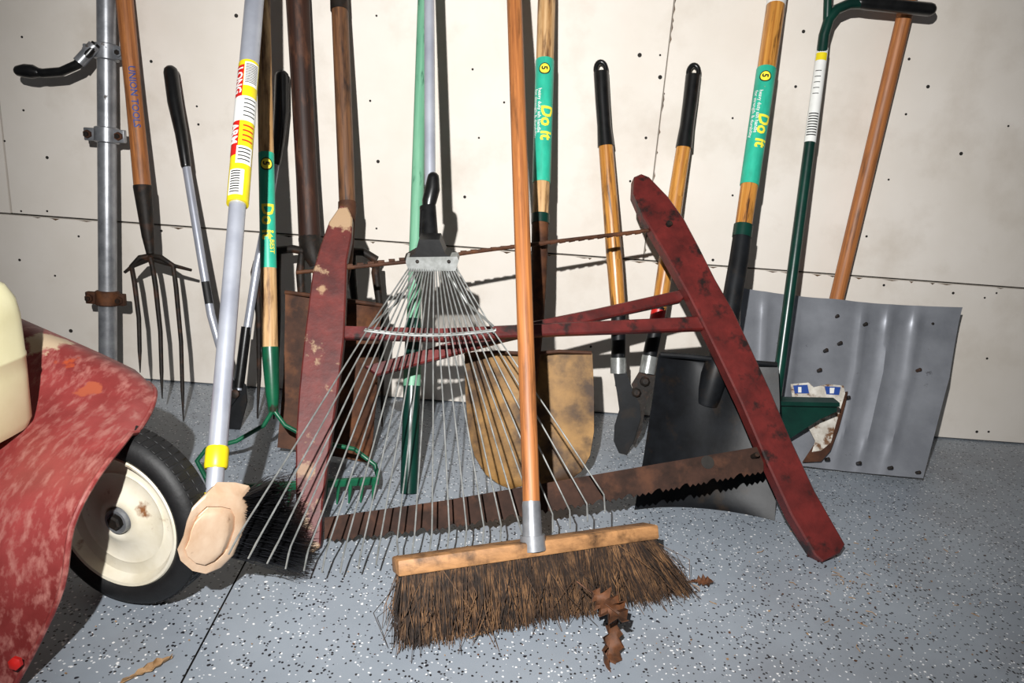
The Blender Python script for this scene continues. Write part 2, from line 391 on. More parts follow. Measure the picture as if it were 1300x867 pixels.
# ---------------------------------------------------------------- metal handled loppers
b = B('steel_handled_loppers')
def sy(u, v): return PL(u, v, -.25, 0, .30)
b.tube([sy(217, 92), sy(222, 130), sy(230, 170), sy(236, 210)], [.0145, .0145, .012, .010], 'black', 16, round_=True)
b.tube([sy(236, 208), sy(256, 330), sy(268, 400), sy(285, 460), sy(298, 500)], [.0085, .0085, .0085, .0085, .007], 'alu', 14)
b.wrap(sy(256, 330), sy(268, 400), .0088, .4, .8, -60, 60, 'ink')
b.tube([sy(358, 98), sy(357, 140), sy(354, 175), sy(350, 206)], [.0145, .0145, .012, .010], 'black', 16, round_=True)
b.tube([sy(350, 204), sy(340, 270), sy(326, 340), sy(312, 430), sy(303, 495)], [.0085]*4+[.007], 'alu', 14)
b.tube([sy(313, 415), sy(303, 492)], [.0105, .0105], 'black', 12)
N = pnorm(0, .3)
for poly, o in (([(300, 480), (312, 488), (314, 510), (304, 548), (294, 566), (289, 560), (291, 520)], 0), ([(296, 480), (285, 495), (276, 530), (280, 560), (287, 548), (292, 520), (306, 500)], -.005)):
    b.prism([sy(*p)+N*o for p in poly], N*.004, 'blackm')
c = sy(300, 500); b.lathe(c, -N, [(.009, -.012), (.009, .010), (.005, .012)], 'iron', 12)
b.done()

# ---------------------------------------------------------------- green bow rake
b = B('bow_rake')
t = P(334, 0, -.2); q = P(343, 445, -.40); top = ext(q, t, -.02)
b.tube([top, t, lerp(t, q, .5), q], [.0125, .0125, .0135, .014], 'woodl', 18)
l0 = lerp(t, q, 198/445); l1 = lerp(t, q, 343/445)
b.tube([l0, l1], [.0136, .0140], 'turq', 20)
b.text('Do it', l0, l1, .0143, .45, .030, 'yelt', 5, .03); b.text('BEST', l0, l1, .0144, .76, .012, 'yelt', 30)
b.badge(l0, l1, .0140, .11)
b.tube([q+(t-q)*.01, q, P(346, 500, -.425), P(347, 522, -.432)], [.0148, .015, .0115, .008], 'green', 16)
jn = P(347, 520, -.432)
bl = G(268, 622, .035); br = G(478, 610, .035)
left = [jn, P(335, 540, -.44), P(300, 560, -.455), P(262, 570, -.47), P(250, 585, -.48), P(262, 608, -.485), bl]
right = [jn, P(362, 540, -.44), P(400, 560, -.45), P(450, 570, -.46), P(476, 590, -.47), P(480, 606, -.475), br]
for pth in (left, right): b.tube(pth, .0040, 'green', 10)
dv = (br-bl)
b.box((bl+br)/2, (dv.normalized(), dv.normalized().cross(Vector((0, 0, 1))), Vector((0, 0, 1))), (dv.length/2+.004, .0035, .007), 'green')
for i in range(14):
    p = lerp(bl, br, (i+.2)/13.4)
    b.tube([p, p+Vector((0, -.004, -.012)), p+Vector((0, -.012, -.033))], [.0035, .003, .0012], 'green', 8)
b.done()

# ---------------------------------------------------------------- manure fork (dark handle)
b = B('manure_fork')
t = P(378, 0, -.05); q = P(394, 318, -.115); top = ext(q, t, -.022)
b.tube([top, t, lerp(t, q, .35), lerp(t, q, .7), q], [.0235, .0235, .022, .0215, .023], 'woodd', 18)
def fy(u, v): return PL(u, v, -.205, 0, .20)
b.tube([q+(t-q)*.05, fy(398, 325), fy(401, 338)], [.024, .020, .012], 'iron', 14)
bar = [fy(326, 332), fy(350, 318), fy(372, 316), fy(401, 322), fy(430, 318), fy(462, 320), fy(478, 330)]
b.tube(bar, [.0085]*7, 'iron', 10)
for (u0, u1) in ((326, 326), (353, 347), (383, 381), (417, 418), (448, 452), (478, 486)):
    a = fy(u0, 322 if 340 < u0 < 470 else 332)
    e = fy(u1, 500); e.z = .004
    b.tube([a, fy(u0, 345)+Vector((0, -.01, 0)), fy((u0+u1)/2, 400)+Vector((0, .012, 0)), lerp(fy((u0+u1)/2, 400), e, .6)+Vector((0, .012, 0)), e], [.007, .0090, .0070, .0045, .0015], 'iron', 10)
b.done()

# ---------------------------------------------------------------- rusty square shovel
b = B('rusty_square_shovel')
t = P(431, 0, -.07); q = P(441, 262, -.215); top = ext(q, t, -.022)
b.tube([top, t, q], [.0165, .0165, .0155], 'woodm', 18)
b.tube([P(430, -30, -.055), P(431, 14, -.078)], [.0178, .0178], 'iron', 18)
pl = (-.385, 0, .40)
b.tube([q+(t-q)*.02, q, PL(437, 330, *pl), PL(430, 375, *pl), PL(425, 440, *pl)], [.0172, .0175, .0165, .014, .004], 'rust', 16)
def wv(c, s): return -.012*math.exp(-((c-.55)/.10)**2)*max(0, 1-s*1.6)
b.blade([(362, 371, 486, 388), (362, 400, 482, 412), (360, 480, 478, 500), (352, 568, 470, 588)], pl, .002, 'rust', dish=.018, wave=wv)
b.tube([PL(362, 371, *pl), PL(420, 378, *pl), PL(486, 388, *pl)], .004, 'rust', 8)
b.done()

# ---------------------------------------------------------------- green painted pole
b = B('green_painted_pole')
q = G(519, 626); q.z = .0; t = P(537, 0, -.10); top = ext(q, t, -.02)
mid = lerp(q, t, .30)
b.tube([top, t, mid], [.0105, .0105, .0130], 'lgreen', 20)
s1 = lerp(q, t, .31)
b.tube([lerp(q, t, .33), s1, lerp(q, t, .02), q], [.0135, .0148, .0155, .0150], 'dgreen', 20)
b.tube([lerp(q, t, .25), lerp(q, t, .20)], [.0156, .0157], 'lgreen', 20)
b.done()

# ---------------------------------------------------------------- round point shovel
b = B('round_point_shovel')
pl = (-.43, 0, .37)
t = P(694, 0, -.085); q = P(686, 278, -.255); top = ext(q, t, -.022)
b.tube([top, t, lerp(t, q, .5), q], [.0175, .0175, .017, .0155], 'woodl', 18)
l0 = lerp(t, q, 80/278); l1 = lerp(t, q, 234/278)
b.tube([l0, l1], [.0180, .0172], 'turq', 20)
b.text('Do it', l0, l1, .0182, .40, .032, 'yelt', 24, .03)
for i, st in enumerate(('heavy duty ash handle', 'for strength & durability')):
    b.text(st, l0, l1, .0180, .26, .0100, 'white', -24-28*i)
b.badge(l0, l1, .0180, .10)
b.tube([lerp(t, q, .98), lerp(t, q, 1.02)], [.0172, .0172], 'dgreen', 18)
NB = pnorm(0, .37)
b.tube([q, PL(684, 350, *pl), PL(680, 420, *pl), PL(676, 470, *pl)+NB*.008, PL(672, 520, *pl)+NB*.024], [.0158, .0150, .014, .012, .008], 'rust', 16)
def wv(c, s): return -.010*math.exp(-((c-.53)/.09)**2)*max(0, 1-s*2.0)
b.blade([(589, 449, 751, 447), (590, 452, 752, 450), (591, 500, 754, 498), (595, 550, 754, 548), (603, 580, 749, 578), (617, 602, 738, 598), (634, 614, 722, 609), (650, 620, 700, 615)], pl, .002, 'tan', dish=.020, wave=wv, sub=3)
b.tube([PL(590, 450, *pl), PL(630, 447, *pl), PL(672, 449, *pl), PL(710, 446, *pl), PL(751, 448, *pl)], .0035, 'rust', 8)
b.done()

# ---------------------------------------------------------------- wooden loppers
b = B('wooden_handled_loppers')
lp = (-.235, 0, .27)
def ly(u, v): return PL(u, v, *lp)
N = pnorm(0, .27)
for gp, wd, sl, cl in (
    ([(763, 92), (765, 130), (767, 160), (769, 186)], [(769, 184), (774, 250), (780, 330), (785, 398)], [(785, 392), (785, 456)], [(785, 454), (785, 474)]),
    ([(880, 96), (876, 130), (872, 160), (868, 188)], [(868, 186), (858, 250), (848, 320), (836, 398)], [(837, 390), (824, 456)], [(825, 452), (821, 474)])):
    b.tube([ly(*p) for p in gp], [.0155, .015, .0145, .017], 'black', 18)
    tp = ly(*gp[0]); dn = (tp-ly(*gp[1])).normalized(); sd = dn.cross(N).normalized()
    cc = tp+dn*.004
    ring = [cc+sd*(.0105*math.cos(a))+dn*(.016*math.sin(a)+.002) for a in [i*6.28318/20 for i in range(21)]]
    b.tube(ring, .0052, 'black', 10)
    b.tube([ly(*p) for p in wd], [.0150, .0158, .0165, .0150], 'woodg', 18)
    b.tube([ly(*p) for p in sl], [.0155, .0145], 'blackm', 16)
    b.tube([ly(*p) for p in cl], [.0165, .0165], 'zinc', 16)
b.wrap(ly(837, 390), ly(824, 456), .0158, .05, .3, -70, 70, 'redl')
b.prism([ly(*p)-N*.004 for p in [(778, 470), (794, 470), (800, 488), (811, 512), (813, 530), (803, 562), (795, 577), (785, 574), (779, 560), (780, 540), (786, 520), (783, 498)]], N*.005, 'blackm')
b.prism([ly(*p)+N*.002 for p in [(813, 470), (831, 474), (832, 492), (822, 506), (818, 520), (806, 528), (801, 518), (806, 500), (802, 488)]], N*.006, 'iron')
b.prism([ly(*p)+N*.002 for p in [(806, 516), (820, 510), (815, 545), (806, 566), (800, 560), (806, 540)]], N*.004, 'iron')
for u, v in ((807, 498), (818, 484)):
    b.lathe(ly(u, v), -N, [(.010, -.008), (.010, .010), (.006, .013)], 'iron', 8)
b.done()

# ---------------------------------------------------------------- black square shovel
b = B('black_square_shovel')
pl = (-.475, 0, .48)
N = pnorm(0, .48)
t = P(986, 0, -.055); q = PL(943, 292, *pl); top = ext(q, t, -.022)
b.tube([top, t, lerp(t, q, .5), q], [.0185, .0185, .0175, .0155], 'woodg', 18)
l0 = lerp(t, q, 92/292); l1 = lerp(t, q, 238/292)
b.tube([l0, l1], [.0188, .0176], 'turq', 20)
b.text('Do it', l0, l1, .0190, .42, .032, 'yelt', 32, .03)
for i, st in enumerate(('heavy duty ash handle', 'for strength & durability')):
    b.text(st, l0, l1, .0190, .22, .0100, 'white', -10-28*i)
b.badge(l0, l1, .0188, .10)
b.tube([lerp(t, q, -.05), lerp(t, q, .03)], [.0188, .0188], 'white', 18)
b.tube([lerp(t, q, .98), lerp(t, q, 1.03)], [.0178, .0178], 'dgreen', 18)
b.tube([q, PL(938, 330, *pl), PL(926, 400, *pl), PL(918, 440, *pl)+N*.004, PL(910, 475, *pl)+N*.016, PL(904, 510, *pl)+N*.036], [.0165, .0175, .0180, .021, .024, .022], 'blackm', 18)
def wv(c, s): return -.024*math.exp(-((c-.50)/.16)**2)*max(0, 1-s*1.3)
b.blade([(838, 449, 986, 462), (836, 454, 988, 467), (830, 500, 990, 515), (818, 580, 988, 592), (806, 648, 983, 664)], pl, .0022, 'blackm', dish=.030, wave=wv, nc=21)
b.tube([PL(838, 450, *pl), PL(870, 452, *pl), PL(915, 457, *pl), PL(986, 463, *pl)], .005, 'blackm', 8)
b.done()

# ---------------------------------------------------------------- snow shovel
b = B('snow_shovel')
pl = (-.285, 0, .62); N = pnorm(0, .62)
q = P(1050, 430, -.052); t = P(1153, 0, -.034); d = (t-q)
top = t+d*.45; top.y = -.022
b.tube([top, t, q], [.0150, .0150, .0150], 'wood', 18)
def wv(c, s):
    x = 0
    for cc in (.12, .26, .58, .70, .82):
        x += -.006*math.exp(-((c-cc)/.022)**2)
    return x*min(1, s*4+.2)*(1 if s < .9 else .4)-.03*(1-s)**3-.006*math.exp(-((c-.45)/.09)**2)
b.blade([(936, 372, 1211, 396), (938, 395, 1211, 420), (938, 450, 1204, 480), (928, 520, 1188, 545), (915, 578, 1172, 607)], pl, .002, 'snow', dish=.022, wave=wv, nc=61, sub=5)
for u, v in ((1048, 445), (1062, 402), (1040, 470), (1076, 505), (1045, 520), (1166, 470), (1182, 412), (1090, 588), (1050, 583), (1165, 600), (1130, 594), (1066, 436), (1098, 412)):
    p = PL(u, v, *pl)-N*.001
    c0 = p+N*.006
    b.lathe(c0, -N, [(.0035, 0), (.0035, .012), (.001, .0145)], 'iron', 10)
def stick(pts, k, o): b.prism([PL(u, v, *pl)+N*o for u, v in pts], N*.0008, k)
stick([(1060, 500), (1076, 497), (1073, 512), (1064, 545), (1054, 572), (1042, 586), (1018, 587), (1036, 560), (1050, 535)], 'rust', -.0015)
stick([(1003, 488), (1026, 486), (1032, 492), (1050, 488), (1070, 490), (1072, 500), (1066, 520), (1060, 540), (1054, 562), (1042, 572), (1030, 574), (1034, 560), (1024, 540), (1020, 515), (1005, 505)], 'torn', -.0028)
stick([(1006, 490), (1024, 489), (1026, 500), (1008, 500)], 'blue', -.0042)
stick([(1046, 491), (1066, 492), (1064, 502), (1048, 501)], 'blue', -.0042)
stick([(1012, 492), (1016, 492), (1016, 499), (1012, 499)], 'white', -.0052)
stick([(1052, 493), (1058, 493), (1057, 500), (1052, 500)], 'white', -.0052)
b.done()

# ---------------------------------------------------------------- green step edger
b = B('step_lawn_edger')
a1 = P(985, 505, -.285); t1 = P(1043, 70, -.10)
arc = [P(1046, 45, -.097), P(1052, 25, -.095), P(1062, 12, -.093), P(1078, 5, -.092), P(1098, 4, -.09)]
b.tube([toz(t1, a1, .0), a1, lerp(a1, t1, .5), t1]+arc, [.008, .0105, .0105, .0105]+[.0100]*5, 'dgreen', 16)
b.tube([P(1092, 3, -.09), P(1100, 4, -.09), P(1140, 8, -.088), P(1180, 12, -.086)], [.0120, .0125, .0125, .0125], 'black', 18, round_=True)
b.tube([P(1052, -30, -.09), P(1050, 30, -.095)], .008, 'dgreen', 12)
w0 = lerp(a1, t1, (505-182)/435); w1 = lerp(a1, t1, (505-62)/435)
b.tube([w0, w1], [.0112, .0112], 'white', 18)
wb, wt = w1, w0
for i in range(9): b.wrap(wb, wt, .0114, .70+i*.028, .70+i*.028+.012, -50, 50, 'ink', 8)
b.wrap(wb, wt, .0114, .06, .14, -60, 60, 'yel', 8)
for i in range(5): b.wrap(wb, wt, .0114, .25+i*.06, .25+i*.06+.008, -40, 20, 'ink', 8)
b.prism([P(u, v, -.275) for u, v in [(960, 507), (986, 506), (1062, 509), (1062, 522), (1040, 532), (1003, 556), (985, 550), (962, 556)]], Vector((0, .004, 0)), 'dgreen')
b.prism([P(u, v, -.275) for u, v in [(962, 506), (1062, 508), (1062, 513), (962, 511)]], Vector((0, .030, 0)), 'dgreen')
b.done()

# ---------------------------------------------------------------- red frame saw
sp_ = (-.648, .10, .75)
def S(u, v): return PL(u, v, *sp_)
NS = pnorm(.10, .75)
b = B('antique_bucksaw')
def bevprism(poly, th, k, off=0, inset=.0025):
    pts = [S(*p)+NS*off for p in poly]; c = sum(pts, Vector())/len(pts); n = len(pts)
    h = th*.5
    def ins(i):
        p = pts[i]; a = (pts[i-1]-p).normalized(); e = (pts[(i+1) % n]-p).normalized(); m_ = a+e
        if m_.length < .05: m_ = (pts[(i+1) % n]-pts[i-1]).cross(NS)
        m_.normalize()
        if m_.dot(c-p) < 0 : m_ = -m_
        return p+m_*inset
    I = [ins(i) for i in range(n)]
    vs = [p-NS*h for p in I]+[p-NS*(h-inset) for p in pts]+[p+NS*(h-inset) for p in pts]+[p+NS*h for p in I]
    fs = [list(range(n)), [3*n+i for i in range(n)][::-1]]
    for l in range(3):
        for i in range(n): fs.append([l*n+i, (l+1)*n+i, (l+1)*n+(i+1) % n, l*n+(i+1) % n])
    b.add(vs, fs, k)
bevprism([(433, 265), (442, 267), (448, 280), (447, 305), (441, 335), (440, 380), (438, 430), (430, 500), (420, 570), (411, 640), (408, 694), (396, 704), (384, 700), (378, 680), (377, 620), (377, 560), (381, 500), (387, 440), (393, 390), (398, 350), (408, 315), (419, 285)], .024, 'redw')
bevprism([(803, 229), (812, 225), (822, 229), (846, 254), (866, 282), (885, 318), (905, 358), (928, 398), (950, 445), (975, 500), (1000, 560), (1030, 625), (1068, 692), (1062, 703), (1040, 714), (1030, 706), (1000, 655), (970, 590), (938, 515), (908, 452), (890, 415), (868, 372), (840, 322), (815, 280), (802, 250)], .026, 'redp')
bevprism([(432, 414), (560, 420), (700, 411), (890, 402), (900, 410), (893, 419), (700, 426), (560, 433), (432, 430)], .014, 'redp', .002)
bevprism([(462, 462), (640, 412), (760, 388), (868, 364), (874, 372), (866, 380), (760, 403), (640, 430), (478, 474)], .012, 'redp', .0155)
b.tube([S(376, 346), S(440, 340), S(520, 332), S(600, 320), S(700, 307), S(820, 293), S(850, 288)], .0034, 'rust', 8)
for i in range(30):
    b.tube([lerp(S(440, 338), S(818, 294), i/30.), lerp(S(440, 338), S(818, 294), (i+.6)/30.)], [.0042, .0034], 'rust', 7)
b.tube([S(846, 290)-NS*.02, S(846, 290)+NS*.016], .0055, 'iron', 10)
b.tube([S(838, 300), S(862, 283)], [.010, .012], 'redw', 10)
top_ = [(412, 657), (560, 636), (700, 612), (840, 588), (969, 566)]; botm = [(412, 686), (560, 670), (700, 648), (840, 622), (969, 598)]
def curve(c, t):
    t *= len(c)-1; i = min(int(t), len(c)-2); f = t-i
    return (lerp(c[i][0], c[i+1][0], f), lerp(c[i][1], c[i+1][1], f))
nt_ = 150; low = []; A = []
for i in range(nt_+1):
    x = curve(botm, 1-i/nt_); ph = i % 10
    low.append(S(x[0], x[1]+(3.0 if (i % 2 and ph != 9) else (-2.5 if ph in (8, 9) else -.5))))
    A.append(S(*curve(top_, 1-i/nt_)))
vs = [p-NS*.001 for p in A]+[p-NS*.001 for p in low]+[p+NS*.001 for p in A]+[p+NS*.001 for p in low]
n = nt_+1; fs = []
for i in range(n-1):
    fs += [[i, i+1, n+i+1, n+i], [2*n+i, 3*n+i, 3*n+i+1, 2*n+i+1], [n+i, n+i+1, 3*n+i+1, 3*n+i], [i, 2*n+i, 2*n+i+1, i+1]]
fs += [[0, n, 3*n, 2*n], [n-1, 3*n-1, 4*n-1, 2*n-1]]
b.add(vs, fs, 'bladerust')
b.lathe(S(898, 587)-NS*.0005, -NS, [(.011, 0), (.011, .0012), (.009, .0015)], 'gap', 16)
b.tube([S(955, 580)-NS*.02, S(955, 580)+NS*.02], .004, 'iron', 10)
b.done()

# ---------------------------------------------------------------- leaf rake
b = B('wire_leaf_rake')
hy = -.465
t = P(545, 0, -.27); q = P(546, 236, hy+.07); top = ext(q, t, -.018)
b.tube([top, t, q], [.0088, .0088, .0092], 'alu', 16)
b.tube([P(550, 226, hy+.062), P(549, 240, hy+.058), P(545, 256, hy+.05), P(543, 268, hy+.045)], [.010, .0125, .012, .0085], 'black', 16, round_=True)
b.tube([P(543, 262, hy+.045), P(545, 300, hy+.02), P(546, 316, hy+.01)], [.0135, .0145, .017], 'black', 16, fl=.7)
b.tube([P(536, 268, hy+.035), P(535, 300, hy+.018)], [.004, .004], 'black', 8, round_=True)
b.prism([P(u, v, hy) for u, v in [(533, 300), (559, 300), (566, 318), (582, 326), (514, 326), (528, 318)]], Vector((0, .02, .008)), 'black')
b.prism([P(u, v, hy-.004) for u, v in [(517, 324), (581, 323), (583, 328), (579, 341), (520, 342), (516, 330)]], Vector((0, .014, .005)), 'zinc')
for u in (530, 570): b.lathe(P(u, 332, hy-.010), Vector((0, -1, .2)), [(.003, 0), (.003, .003), (.001, .004)], 'iron', 8)
NT = 22
tipv = [(293, 704), (330, 712), (362, 722), (397, 726), (430, 728), (465, 722), (500, 712), (543, 702), (575, 698), (608, 694), (640, 690), (675, 682), (705, 676), (738, 668), (771, 650)]
def tv(u, tb=tipv):
    for (a, c), (d_, e) in zip(tb, tb[1:]):
        if u <= d_: return lerp(c, e, max(0, (u-a)/(d_-a)))
    return tb[-1][1]
tipy = [(293, -.875), (330, -.845), (362, -.815), (397, -.785), (430, -.765), (500, -.742), (600, -.715), (771, -.668)]
brc = []
for i in range(NT):
    f = i/(NT-1); hu = lerp(522, 577, f)
    bu = lerp(465, 627, f); bv = 421+6*math.sin(math.pi*f)
    tu = lerp(293, 771, f**.97); tvv = tv(tu)
    yt = tv(tu, tipy); yb = lerp(-.575, -.525, f)
    bend = (lerp(bu, tu, .97)+(8 if f < .1 else 0), tvv-lerp(30, 22, f))
    h0 = P(hu, 336, hy-.004); b0 = P(bu, bv, yb)
    bd = P(bend[0], bend[1], yt+.022); tp = P(tu-3, tvv, yt)
    for _p in (bd, tp): _p.z = max(_p.z, .004)
    if i in (9, 16): tp = tp+Vector((.006, 0, .01))
    b.tube([h0, lerp(h0, b0, .5), b0, lerp(b0, bd, .5)+Vector((0, .006, 0)), lerp(b0, bd, .9)+Vector((0, .002, 0)), bd, lerp(bd, tp, .3)+Vector((0, -.002, 0)), tp], [.0012]*6+[.0014, .0011], 'zinc', 8)
    brc.append(b0)
e0 = brc[0]+(brc[0]-brc[1])*.3; e1 = brc[-1]+(brc[-1]-brc[-2])*.3
for o in (-.0035, .0035):
    b.tube([e0+Vector((0, o, .003))]+[p+Vector((0, o, .002)) for p in brc]+[e1+Vector((0, o, .003))], .0020, 'zinc', 8)
for p in brc: b.box(p+Vector((0, 0, .001)), XA, (.0016, .0050, .0028), 'zinc', bev=.0006, seg=1)
for s_ in (-1, 1):
    b.tube([P(548+s_*8, 330, hy+.01), P(548+s_*45, 385, hy-.01), P(548+s_*78, 414, -.545)], .002, 'zinc', 8)
b.done()

# ---------------------------------------------------------------- deck brush on extension pole
b = B('deck_scrub_brush')
q = P(271, 632, -.815); t = P(323, 0, -.33); top = ext(q, t, -.018)
c1 = lerp(q, t, (632-305)/632)
b.tube([top, t, c1], [.0150, .0150, .0150], 'alu', 20)
b.tube([c1, lerp(q, t, .06)], [.0118, .0118], 'alu', 20)
b.tube([lerp(q, t, .078), lerp(q, t, .074), lerp(q, t, .048), lerp(q, t, .044)], [.0125, .0140, .0142, .0130], 'yel', 20)
b.tube([lerp(q, t, .046), q+(q-t)*.02], [.0105, .0105], 'alu', 20)
b.tube([lerp(q, t, .006), lerp(q, t, -.006)], [.0130, .0130], 'yel', 20)
l0 = lerp(t, q, 108/632); l1 = lerp(t, q, 306/632)
b.tube([l0, l1], [.0154, .0154], 'yel', 24)
RW = .0157
b.wrap(l0, l1, RW, .04, .70, -95, -25, 'redl'); b.wrap(l0, l1, RW+.0002, .28, .46, -88, 80, 'white'); b.wrap(l0, l1, RW+.0001, .02, .20, -22, 60, 'white')
b.wrap(l0, l1, RW+.0002, .64, .76, -30, 60, 'white'); b.wrap(l0, l1, RW+.0002, .80, .97, -60, 20, 'white')
for i in range(12): b.wrap(l0, l1, RW+.0005, .035+i*.0125, .035+i*.0125+.0055, -15, 50, 'ink', 8)
for i in range(5): b.wrap(l0, l1, RW+.0005, .30+i*.03, .30+i*.03+.008, -10, 55, 'ink', 8)
for i in range(4): b.wrap(l0, l1, RW+.0005, .655+i*.025, .655+i*.025+.008, -20, 45, 'ink', 8)
for i in range(9): b.wrap(l0, l1, RW+.0005, .81+i*.017, .81+i*.017+.008, -50, 0, 'ink', 8)
b.text('LONG', l0, l1, RW+.0003, .06, .018, 'white', -52, .03); b.text('ARM', l0, l1, RW+.0003, .48, .018, 'white', -52, .03)
for i in range(4): b.wrap(l0, l1, RW+.0003, .49+i*.035, .49+i*.035+.010, -5, 55, 'redl', 8)
bp = [(254, 634), (262, 627), (286, 627), (304, 631), (311, 645), (310, 668), (303, 688), (296, 706), (280, 722), (262, 730), (244, 726), (228, 712), (224, 698), (232, 680), (236, 662), (243, 645)]
def by(u): return lerp(-.905, -.825, (u-224)/87.)
c0 = Vector((268, 680)); rg = []
for s_, dy in ((.48, -.012), (.60, -.011), (.64, -.009), (.66, .000), (.70, .003), (.73, -.003), (.93, -.003), (.985, .001), (1.0, .005), (1.0, .030), (.93, .036), (.5, .038)):
    ring = []
    for (u, v) in bp:
        uu = c0.x+(u-c0.x)*s_; vv = c0.y+(v-c0.y)*s_
        p = P(uu, vv, by(uu)); p.y += dy; ring.append(p)
    rg.append(ring)
b.rings(rg, 'blockw')
for i in range(1500):
    f = random.random(); g_ = random.random()
    u0, v0 = lerp(306, 290, f), lerp(634, 712, f)
    s0 = P(u0, v0, by(u0)); s0.y += lerp(.004, .032, g_)
    u1 = lerp(352, 388, f)+random.gauss(0, 5); v1 = lerp(618, 724, f)+random.gauss(0, 5)
    e = P(u1, v1, -.755); e.y += lerp(-.02, .045, g_)+random.gauss(0, .005)
    e.z = max(e.z, .002+random.random()*.004)
    md = (s0+e)/2+Vector((random.gauss(0, .003), random.gauss(0, .003), random.random()*.005))
    b.strand([s0, md, e], .0008, 'bbris')
b.done(ang=28)

# ---------------------------------------------------------------- push broom
b = B('push_broom')
BA = G(505, 722, .086); BB = G(836, 675, .086)
L_ = (BB-BA); ln = L_.length; Lx = L_.normalized()
dn = Vector((0, -.42, -.9)); dn = (dn-Lx*dn.dot(Lx)).normalized(); fr = Lx.cross(dn).normalized()
if fr.y > 0: fr = -fr
up = -dn
b.box((BA+BB)/2-fr*.018, (Lx, fr, up), (ln/2, .020, .0100), 'bblock', bev=.003)
hb = G(676, 684, .098); ht = P(653, 0, -.29); ht2 = ext(hb, ht, -.018)
hb.y += .010
b.tube([ht2, ht, lerp(hb, ht, .03)], [.0128, .0128, .0118], 'wood', 20)
b.tube([lerp(hb, ht, .050), lerp(hb, ht, .045), lerp(hb, ht, .0), hb+(hb-ht)*.006], [.0121, .0126, .0132, .0132], 'galv', 18)
b.tube([hb, hb+dn*.02], [.017, .018], 'galv', 14)
for i in range(7000):
    f = random.random(); g_ = random.random()
    s0 = BA+Lx*(ln*lerp(.012, .985, f))-fr*.018+fr*lerp(-.016, .017, g_)+dn*.009
    fan = (f-.45)*.020+(.045*max(0, (f-.75)/.25)**1.5)
    wild = 3 if random.random() < .10 else 1
    clump = math.sin(f*61)*.004+math.sin(f*23+1)*.004
    e = s0+dn*(.086+random.gauss(0, .006)*wild)+Lx*(fan+clump+random.gauss(0, .007)*wild)+fr*(lerp(-.006, .006, g_)+random.gauss(0, .005)*wild)
    if e.z < .002: e.z = .002+random.random()*.003
    md = s0.lerp(e, .55)+Lx*random.gauss(0, .004)*wild+fr*random.gauss(0, .003)*wild
    b.strand([s0, md, e], .00078, 'bris' if random.random() < .5 else 'bris2')
b.done()

# ---------------------------------------------------------------- lawn mower (deck, wheel, axle)
b = B('lawn_mower')
rows = [((-220, 288, -.62), (188, 478, -.62)), ((-220, 330, -.66), (197, 488, -.68)), ((-220, 500, -.76), (190, 512, -.74)), ((-220, 590, -.82), (166, 548, -.83)), ((-220, 660, -.88), (122, 606, -.91)), ((-220, 730, -.94), (92, 668, -.945)),
        ((-220, 810, -.97), (80, 745, -.965)), ((-220, 880, -.98), (50, 815, -.975)), ((-220, 940, -.985), (20, 870, -.985))]
out = []; sub = 4
def cr(p0, p1, p2, p3, t): return .5*((2*p1)+(-p0+p2)*t+(2*p0-5*p1+4*p2-p3)*t*t+(-p0+3*p1-3*p2+p3)*t**3)
for i in range(len(rows)-1):
    for k in range(sub if i < len(rows)-2 else sub+1):
        tt = k/sub
        rr4 = [rows[max(i-1, 0)], rows[i], rows[i+1], rows[min(i+2, len(rows)-1)]]
        l = [cr(*[q_[0][z] for q_ in rr4], tt) for z in range(3)]; r_ = [cr(*[q_[1][z] for q_ in rr4], tt) for z in range(3)]
        pl_, pr_ = P(*l), P(*r_)
        ln_ = []
        for j in range(25):
            c = j/24; p = pl_.lerp(pr_, c); p.z += .002*math.sin(c*9+(i+tt)*.7)-(.010 if c > .985 and i < 3 else 0); p.z = max(p.z, .004); ln_.append(p)
        out.append(ln_)
b.sheet(out, .004, 'mower')
b.tube([r_[-1]+Vector((0, -.001, 0)) for r_ in out], .0032, 'mower', 8)
b.lathe(P(24, 838, -.985)+Vector((0, -.003, 0)), Vector((0, -1, .2)), [(.007, 0), (.007, .004), (.003, .006)], 'redl', 6)
wc = P(163, 663, -.805); wc.z = .1165
wa = Vector((-.24, -.97, 0)).normalized()
WS = .96
def W_(pr): return [(r_*WS, h_) for r_, h_ in pr]
b.lathe(wc, wa, W_([(.088, .012), (.091, .020), (.098, .0245), (.108, .024), (.115, .021), (.1195, .015), (.121, .008), (.121, -.008), (.1195, -.015), (.115, -.021), (.104, -.0245), (.093, -.021), (.088, -.012)]), 'tyre', 72, caps=False)
a = wa.orthogonal().normalized(); c = wa.cross(a)
for i in range(64):
    an = i/64*6.28318
    rdl = a*math.cos(an)+c*math.sin(an); tg = wa.cross(rdl)
    for s_ in (-1, 1):
        b.box(wc+rdl*.1205*WS+wa*s_*.008, (tg, wa, rdl), (.0042, .0068, .0009), 'tyre', bev=.0004, seg=1)
b.lathe(wc, wa, W_([(.0885, -.014), (.0905, .008), (.0915, .0195), (.0895, .0220), (.086, .0210), (.083, .015), (.079, .010), (.066, .008), (.063, .0095), (.059, .008), (.040, .010), (.030, .015), (.024, .017), (.020, .016), (.017, .011), (.002, .011)]), 'hubw', 72)
b.lathe(wc+wa*.012, wa, [(.0165, -.03), (.0165, .006), (.0155, .008), (.012, .008), (.011, .005)], 'galv', 24)
b.lathe(wc+wa*.012, wa, [(.0095, 0), (.0095, .011), (.007, .013)], 'iron', 6)
b.tube([wc, wc-wa*.10], .008, 'iron', 12)
b.tube([wc-wa*.03, wc-wa*.045], [.03, .03], 'iron', 16)
b.done()
b = B('plastic_fuel_jug')
jc = P(-76, 458, -.83); jc.z += .002
rg = []
